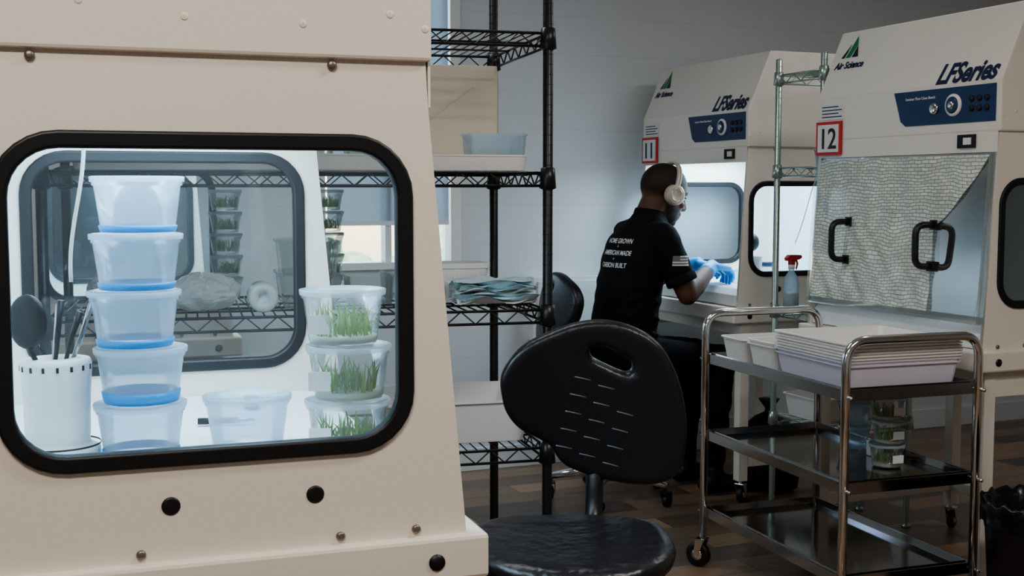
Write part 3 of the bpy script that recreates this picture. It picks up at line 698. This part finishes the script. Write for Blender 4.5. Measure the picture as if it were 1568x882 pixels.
mb=MB(); R=[]
for z,cx,rx,ry in ((.56,-.01,.10,.15),(.60,-.02,.135,.182),(.67,-.025,.14,.188),(.76,-.015,.135,.175),(.86,.0,.135,.172),(.96,.02,.135,.18),(1.05,.04,.13,.19),(1.12,.058,.120,.188),(1.165,.074,.105,.165),(1.205,.090,.085,.125),(1.235,.104,.071,.088),(1.255,.113,.065,.070)):
    R.append([(cx+rx*math.cos(2*math.pi*j/32),ry*math.sin(2*math.pi*j/32),z) for j in range(32)])
mb.rings(R,M_SHIRT)
for s,a in ARMS.items():
    sh,el,wr=Vector(a['sh']),Vector(a['el']),Vector(a['wr'])
    mb.cap((.075,s*.10,1.150),.07,sh,.064,M_SHIRT); mid=sh.lerp(el,.64)
    mb.cap((.105,s*.03,1.215),.045,(.08,s*.15,1.165),.045,M_SHIRT)
    mb.cap(sh,.066,mid,.062,M_SHIRT); mb.cap(sh,.05,el,.045,M_SHIRT)
    fm=el.lerp(wr,.3); mb.cap(el,.044,fm,.046,M_SHIRT); mb.cap(fm,.046,wr,.029,M_SHIRT)
    mb.cap((-.0,s*.095,.625),.095,(.41,s*.115,.605),.066,M_SHIRT); mb.cap((.41,s*.115,.605),.066,(.385,s*.12,.32),.058,M_SHIRT); mb.cap((.385,s*.12,.32),.058,(.375,s*.12,.10),.043,M_SHIRT)
mb.cap((-.05,-.07,.625),.085,(-.05,.07,.625),.085,M_SHIRT)
for k in range(5): mb.cap((-.09+.01*k,-.15,.70+.06*k),.018,(.06,-.165,.66+.07*k),.012,M_SHIRT)
def brule(p):
    for s,a in ARMS.items():
        d,t=segd(p,a['sh'],a['el'])
        if p.y*s>.12 and d<.075 and t>.74 and p.z<1.02: return 1
        d2,t2=segd(p,a['el'],a['wr'])
        if d2<.06 and p.y*s>.02 and (p.x>.26 or d2<.054) and p.z>.83: return 1
    if p.z<.70 and not(p.x<.02 and p.z>.66): return 2
    return 0
body=vox(mb,'clothed_body',.009,5,P,([M_SHIRT,M_SKIN,M_PANTS],brule))
# cloth folds: displace only clothing vertices
skinv=set()
for p_ in body.data.polygons:
    if p_.material_index==1: skinv.update(p_.vertices)
nrm=[v.normal.copy() for v in body.data.vertices]
for i,v in enumerate(body.data.vertices):
    if i in skinv or v.co.z>1.235: continue
    c=v.co; f=noise.noise(Vector((c.x*9+c.z*6,c.y*7,c.z*15)))*.008+noise.noise(Vector((c.x*22,c.y*18,c.z*30+5)))*.003
    v.co=c+nrm[i]*f
# sleeve hems and collar
mb=MB()
for s,a in ARMS.items():
    sh,el=Vector(a['sh']),Vector(a['el']); ax=(el-sh).normalized(); c=sh.lerp(el,.77); u=ax.orthogonal().normalized(); w_=ax.cross(u)
    Rg=[]
    for off,rad in ((-.035,.054),(-.03,.066),(-.0,.067),(.006,.064),(.004,.058),(-.012,.056)):
        Rg.append([c+ax*off+(u*math.cos(2*math.pi*j/32)+w_*math.sin(2*math.pi*j/32))*rad*(1+.03*math.sin(3*j*.39+s)) for j in range(32)])
    mb.rings(Rg,M_SHIRT,caps=False)
Rg=[]
for off,rad in ((-.012,.070),(.004,.069),(.010,.066),(.008,.062)):
    Rg.append([Vector((.112+off*.35+rad*1.0*math.cos(2*math.pi*j/32),rad*1.02*math.sin(2*math.pi*j/32),1.250+off-.012*math.cos(2*math.pi*j/32))) for j in range(32)])
mb.rings(Rg,M_SHIRT,caps=False)
mb.build('hems_and_collar',P)
# head + neck as one surface
HM=Matrix.Translation((.178,0,1.334))@Matrix.Rotation(.36,4,'Y')@Matrix.Scale(1.10,4); HI=HM.inverted()
mb=MB(); mb.ell((-.008,0,.025),(.100,.077,.092),M_SKIN,seg=32,rg=20); mb.ell((.018,0,-.03),(.076,.066,.085),M_SKIN,seg=28,rg=16); mb.ell((.045,0,-.075),(.048,.048,.042),M_SKIN); mb.ell((.07,0,-.098),(.022,.026,.018),M_SKIN)
mb.cap((.088,0,.008),.010,(.106,0,-.026),.014,M_SKIN); mb.cap((.096,-.013,-.032),.009,(.096,.013,-.032),.009,M_SKIN)
mb.cap((.087,-.018,-.058),.009,(.087,.018,-.058),.009,M_SKIN); mb.cap((.085,-.016,-.072),.010,(.085,.016,-.072),.010,M_SKIN)
for s in (-1,1):
    mb.cap((.082,s*.012,.022),.010,(.066,s*.045,.022),.011,M_SKIN); mb.ell((.062,s*.040,-.025),(.022,.022,.018),M_SKIN)
    mb.ell((-.005,s*.078,-.008),(.019,.009,.031),M_SKIN)
mb.cap(HI@Vector((.085,0,1.19)),.058,HI@Vector((.150,0,1.315)),.060,M_SKIN)
for s in (-1,1): mb.cap(HI@Vector((.095,s*.03,1.20)),.035,HI@Vector((.140,s*.035,1.30)),.030,M_SKIN)
hd=vox(mb,'head_and_neck',.0036,5,P,mat=M_HEAD); hd.matrix_local=HM
def ss(x,w=.007): 
    t=max(0,min(1,(x+w)/(2*w))); return t*t*(3-2*t)
SK,HR,BD=Vector((.115,.054,.033)),Vector((.022,.013,.010)),Vector((.017,.011,.009))
ca=hd.data.color_attributes.new('skin_tone','FLOAT_COLOR','POINT')
for i,v in enumerate(hd.data.vertices):
    p=v.co
    hA=ss(p.z-.03)*ss(.055+.25*(p.z-.05)-p.x); hB=ss(-.02-p.x)*ss(p.z+.022,.012); hair=max(hA,hB)*(1 if abs(p.y)<.083 else 0)
    mouth=ss(p.x-.076,.004)*ss(p.z+.080,.004)*ss(-.048-p.z,.004)*ss(.026-abs(p.y),.004)
    br=ss(-.050-p.z-.35*(p.x-.06)*(1 if p.x>.06 else 0),.008)*ss(p.x-.010-.3*max(0,-.09-p.z),.010)*ss(p.z+.125)*(1-mouth)
    sb=ss(p.x-.0)*ss(.03-p.x)*ss(.03-p.z)*ss(abs(p.y)-.05)*ss(p.z+.085)*(1 if abs(p.y)<.076 else 0)
    c=SK.lerp(HR,hair*.95); c=c.lerp(BD,max(br,sb)*.9)
    if mouth>.5: c=c.lerp(Vector((.13,.05,.04)),.6)
    ca.data[i].color=(*c,1)
mb=MB()
for s in (-1,1): mb.ell((.0735,s*.029,.003),(.0115,.012,.0085),M_PAPER); mb.ell((.0835,s*.0295,.001),(.003,.0045,.0045),M_RUBBER); mb.cap((.0925,s*.016,.026),.0035,(.076,s*.046,.028),.0028,M_HAIR); mb.ell((.076,s*.030,.0085),(.012,.0135,.006),M_SKIN)
e=mb.build('eyes_and_brows',P); e.matrix_local=HM
mb=MB(); pts=[]
for i in range(25):
    a=-12*D2R+204*D2R*i/24; pts.append((.0,.094*math.cos(a),.022+.105*math.sin(a)))
mb.tube([Vector(p)+Vector((-.007,0,0)) for p in pts],.006,M_BEIGE,10); mb.tube([Vector(p)+Vector((.004,0,0)) for p in pts],.006,M_BEIGE,10)
for s in (-1,1):
    T=Matrix.Translation((0,s*.083,-.008))@Matrix.Rotation(-s*math.pi/2,4,'X')
    mb.lathe([(.025,-.012),(.038,-.008),(.041,.0),(.038,.008)],(0,0,0),M_BEIGE,28,T); mb.lathe([(.040,.006),(.040,.020),(.034,.027),(.022,.028),(.020,.026),(.0005,.026)],(0,0,0),M_BEIGE,28,T)
    mb.lathe([(.022,.0275),(.024,.0295),(.026,.0275)],(0,0,0),M_CHROME,28,T)
h=mb.build('headphones',P); h.matrix_local=HM
def hand(s,name):
    a=ARMS[s]; wr=Vector(a['wr']); el=Vector(a['el']); d=Vector((1,-s*.35,-.12)).normalized(); up=Vector((0,0,1)); lat=up.cross(d).normalized()
    up=d.cross(lat).normalized()
    if up.z<0: up=-up
    mb=MB(); fd=(wr-el).normalized()
    mb.cap(wr-fd*.06,.037,wr,.031,M_GLOVE)
    inn=-s
    for j in range(4):
        o=(j-1.5)*.021*inn*-1
        k0=wr+d*.085+lat*o+up*(-.002*abs(j-1.5))
        mb.cap(wr+lat*o*.6,.020,k0,.0120,M_GLOVE)
        L=[.92,1,.95,.76][j]; p0=k0; ang=0
        for seg,(ln,bend) in enumerate(((.042,24),(.027,34),(.022,26))):
            ang+=bend+4*j; v=d*math.cos(ang*D2R)-up*math.sin(ang*D2R)+lat*(inn*-1)*(j-1.5)*.04; p1=p0+v*ln*L; mb.cap(p0,.0096-.0008*seg,p1,.0090-.0008*seg,M_GLOVE,seg=12); p0=p1
    t0=wr+d*.025+lat*inn*.028-up*.006; t1=t0+d*.035+lat*inn*.020-up*.018; t2=t1+d*.032-lat*inn*.004-up*.012
    mb.cap(wr+d*.01,.02,t0,.016,M_GLOVE); mb.cap(t0,.015,t1,.0115,M_GLOVE); mb.cap(t1,.0112,t2,.009,M_GLOVE)
    vox(mb,name,.003,2,P,mat=M_GLOVE); return wr+d*.12-up*.03, t2
q1,t1=hand(-1,'right_glove'); q2,t2=hand(1,'left_glove')
mb=MB(); mb.tube([q1+Vector((-.09,.0,.06)),q1+Vector((0,.01,.0)),q1+Vector((.06,.03,-.015))],[.002,.004,.0012],M_CHROME,8); mb.build('forceps',P)
for s,n in ((-1,'right_shoe'),(1,'left_shoe')):
    mb=MB(); mb.cap((.345,s*.12,.050),.044,(.42,s*.122,.052),.046,M_RUBBER); mb.cap((.42,s*.122,.048),.044,(.55,s*.128,.036),.033,M_RUBBER); mb.cap((.37,s*.12,.06),.045,(.375,s*.12,.12),.045,M_RUBBER)
    ob=vox(mb,n,.007,4,P,mat=M_RUBBER)
    for v in ob.data.vertices: v.co.z=max(v.co.z,.004)
bv=BVHTree.FromPolygons([v.co for v in body.data.vertices],[tuple(p.vertices) for p in body.data.polygons])
def project(me,fn,ray,name,mats):
    for v in me.vertices:
        o=fn(v.co); h=bv.ray_cast(o,ray)
        v.co = (h[0]-ray*.004) if h[0] else (o+ray*.2)
    me.materials.clear()
    for m in mats: me.materials.append(m)
    ob=bpy.data.objects.new(name,me); link(ob,P)
RAY=Vector((1,.35,0)).normalized()
for i,(t,z,sz) in enumerate((('HOME GROWN',1.120,.028),('+',1.100,.018),('AMERICAN MADE',1.070,.028),('+',1.048,.018),('CARBON BUILT',1.018,.028))):
    me=text_mesh(t,sz,0,0,'CENTER',.0006)
    project(me,lambda c,z=z:Vector((-.4,-c.x*.86-.155,z+c.y)),RAY,'shirt_print',[M_WHITE])
me=bpy.data.meshes.new('flag'); V=[];F=[];nx,ny=12,14
for i in range(nx+1):
    for j in range(ny+1): V.append((i/nx*.072-.036,j/ny*.042-.021,0))
for i in range(nx):
    for j in range(ny): a=i*(ny+1)+j; F.append((a,a+ny+1,a+ny+2,a+1))
me.from_pydata(V,[],F)
sel=[(1 if (i<5 and j>=7) else (0 if (j//2)%2==0 else 1)) for i in range(nx) for j in range(ny)]
project(me,lambda c:Vector((.112+c.x,-.5,1.052+c.y)),Vector((0,1,0)),'sleeve_flag',[M_WHITE,M_FLAGG])
for i,p in enumerate(me.polygons): p.material_index=sel[i]

# ------------------------------------------------------------------ ceiling lights, room light
def ceil_light(x,y,power,col,rz=RA):
    E=empty('ceiling_light',(x,y,HC-.03),rz)
    mb=MB(); mb.box(-.62,-.17,-.01,.62,.17,.029,M_TRIM); mb.build('housing',E,bevel=.004)
    area('ceiling_lamp',(0,0,-.02),(0,0,0),1.15,.28,power,col,E)
ceil_light(-.4,.2,24,(1,.92,.84))
ceil_light(1.4,1.6,20,(1,.95,.90))
ceil_light(-.4,3.6,9,(.95,.98,1))
ceil_light(2.2,4.4,8,(.97,.99,1))
sun=bpy.data.lights.new('sun','SUN'); sun.energy=7; sun.angle=.01; so=bpy.data.objects.new('sun',sun); so.rotation_euler=(35*D2R,0,RA+.3); link(so)
w=bpy.data.worlds.new('sky'); scene.world=w; w.use_nodes=True
sk=w.node_tree.nodes.new('ShaderNodeTexSky'); sk.sky_type='NISHITA'; sk.sun_disc=False; sk.sun_elevation=50*D2R
w.node_tree.links.new(sk.outputs[0],w.node_tree.nodes['Background'].inputs[0]); w.node_tree.nodes['Background'].inputs[1].default_value=.5

# ------------------------------------------------------------------ camera
cam=bpy.data.cameras.new('camera'); co=bpy.data.objects.new('camera',cam); cam.sensor_width=36; cam.lens=43.1; cam.clip_start=.05
co.location=(0,0,1.35); co.rotation_euler=((90-4.6)*D2R,0,0); link(co); scene.camera=co
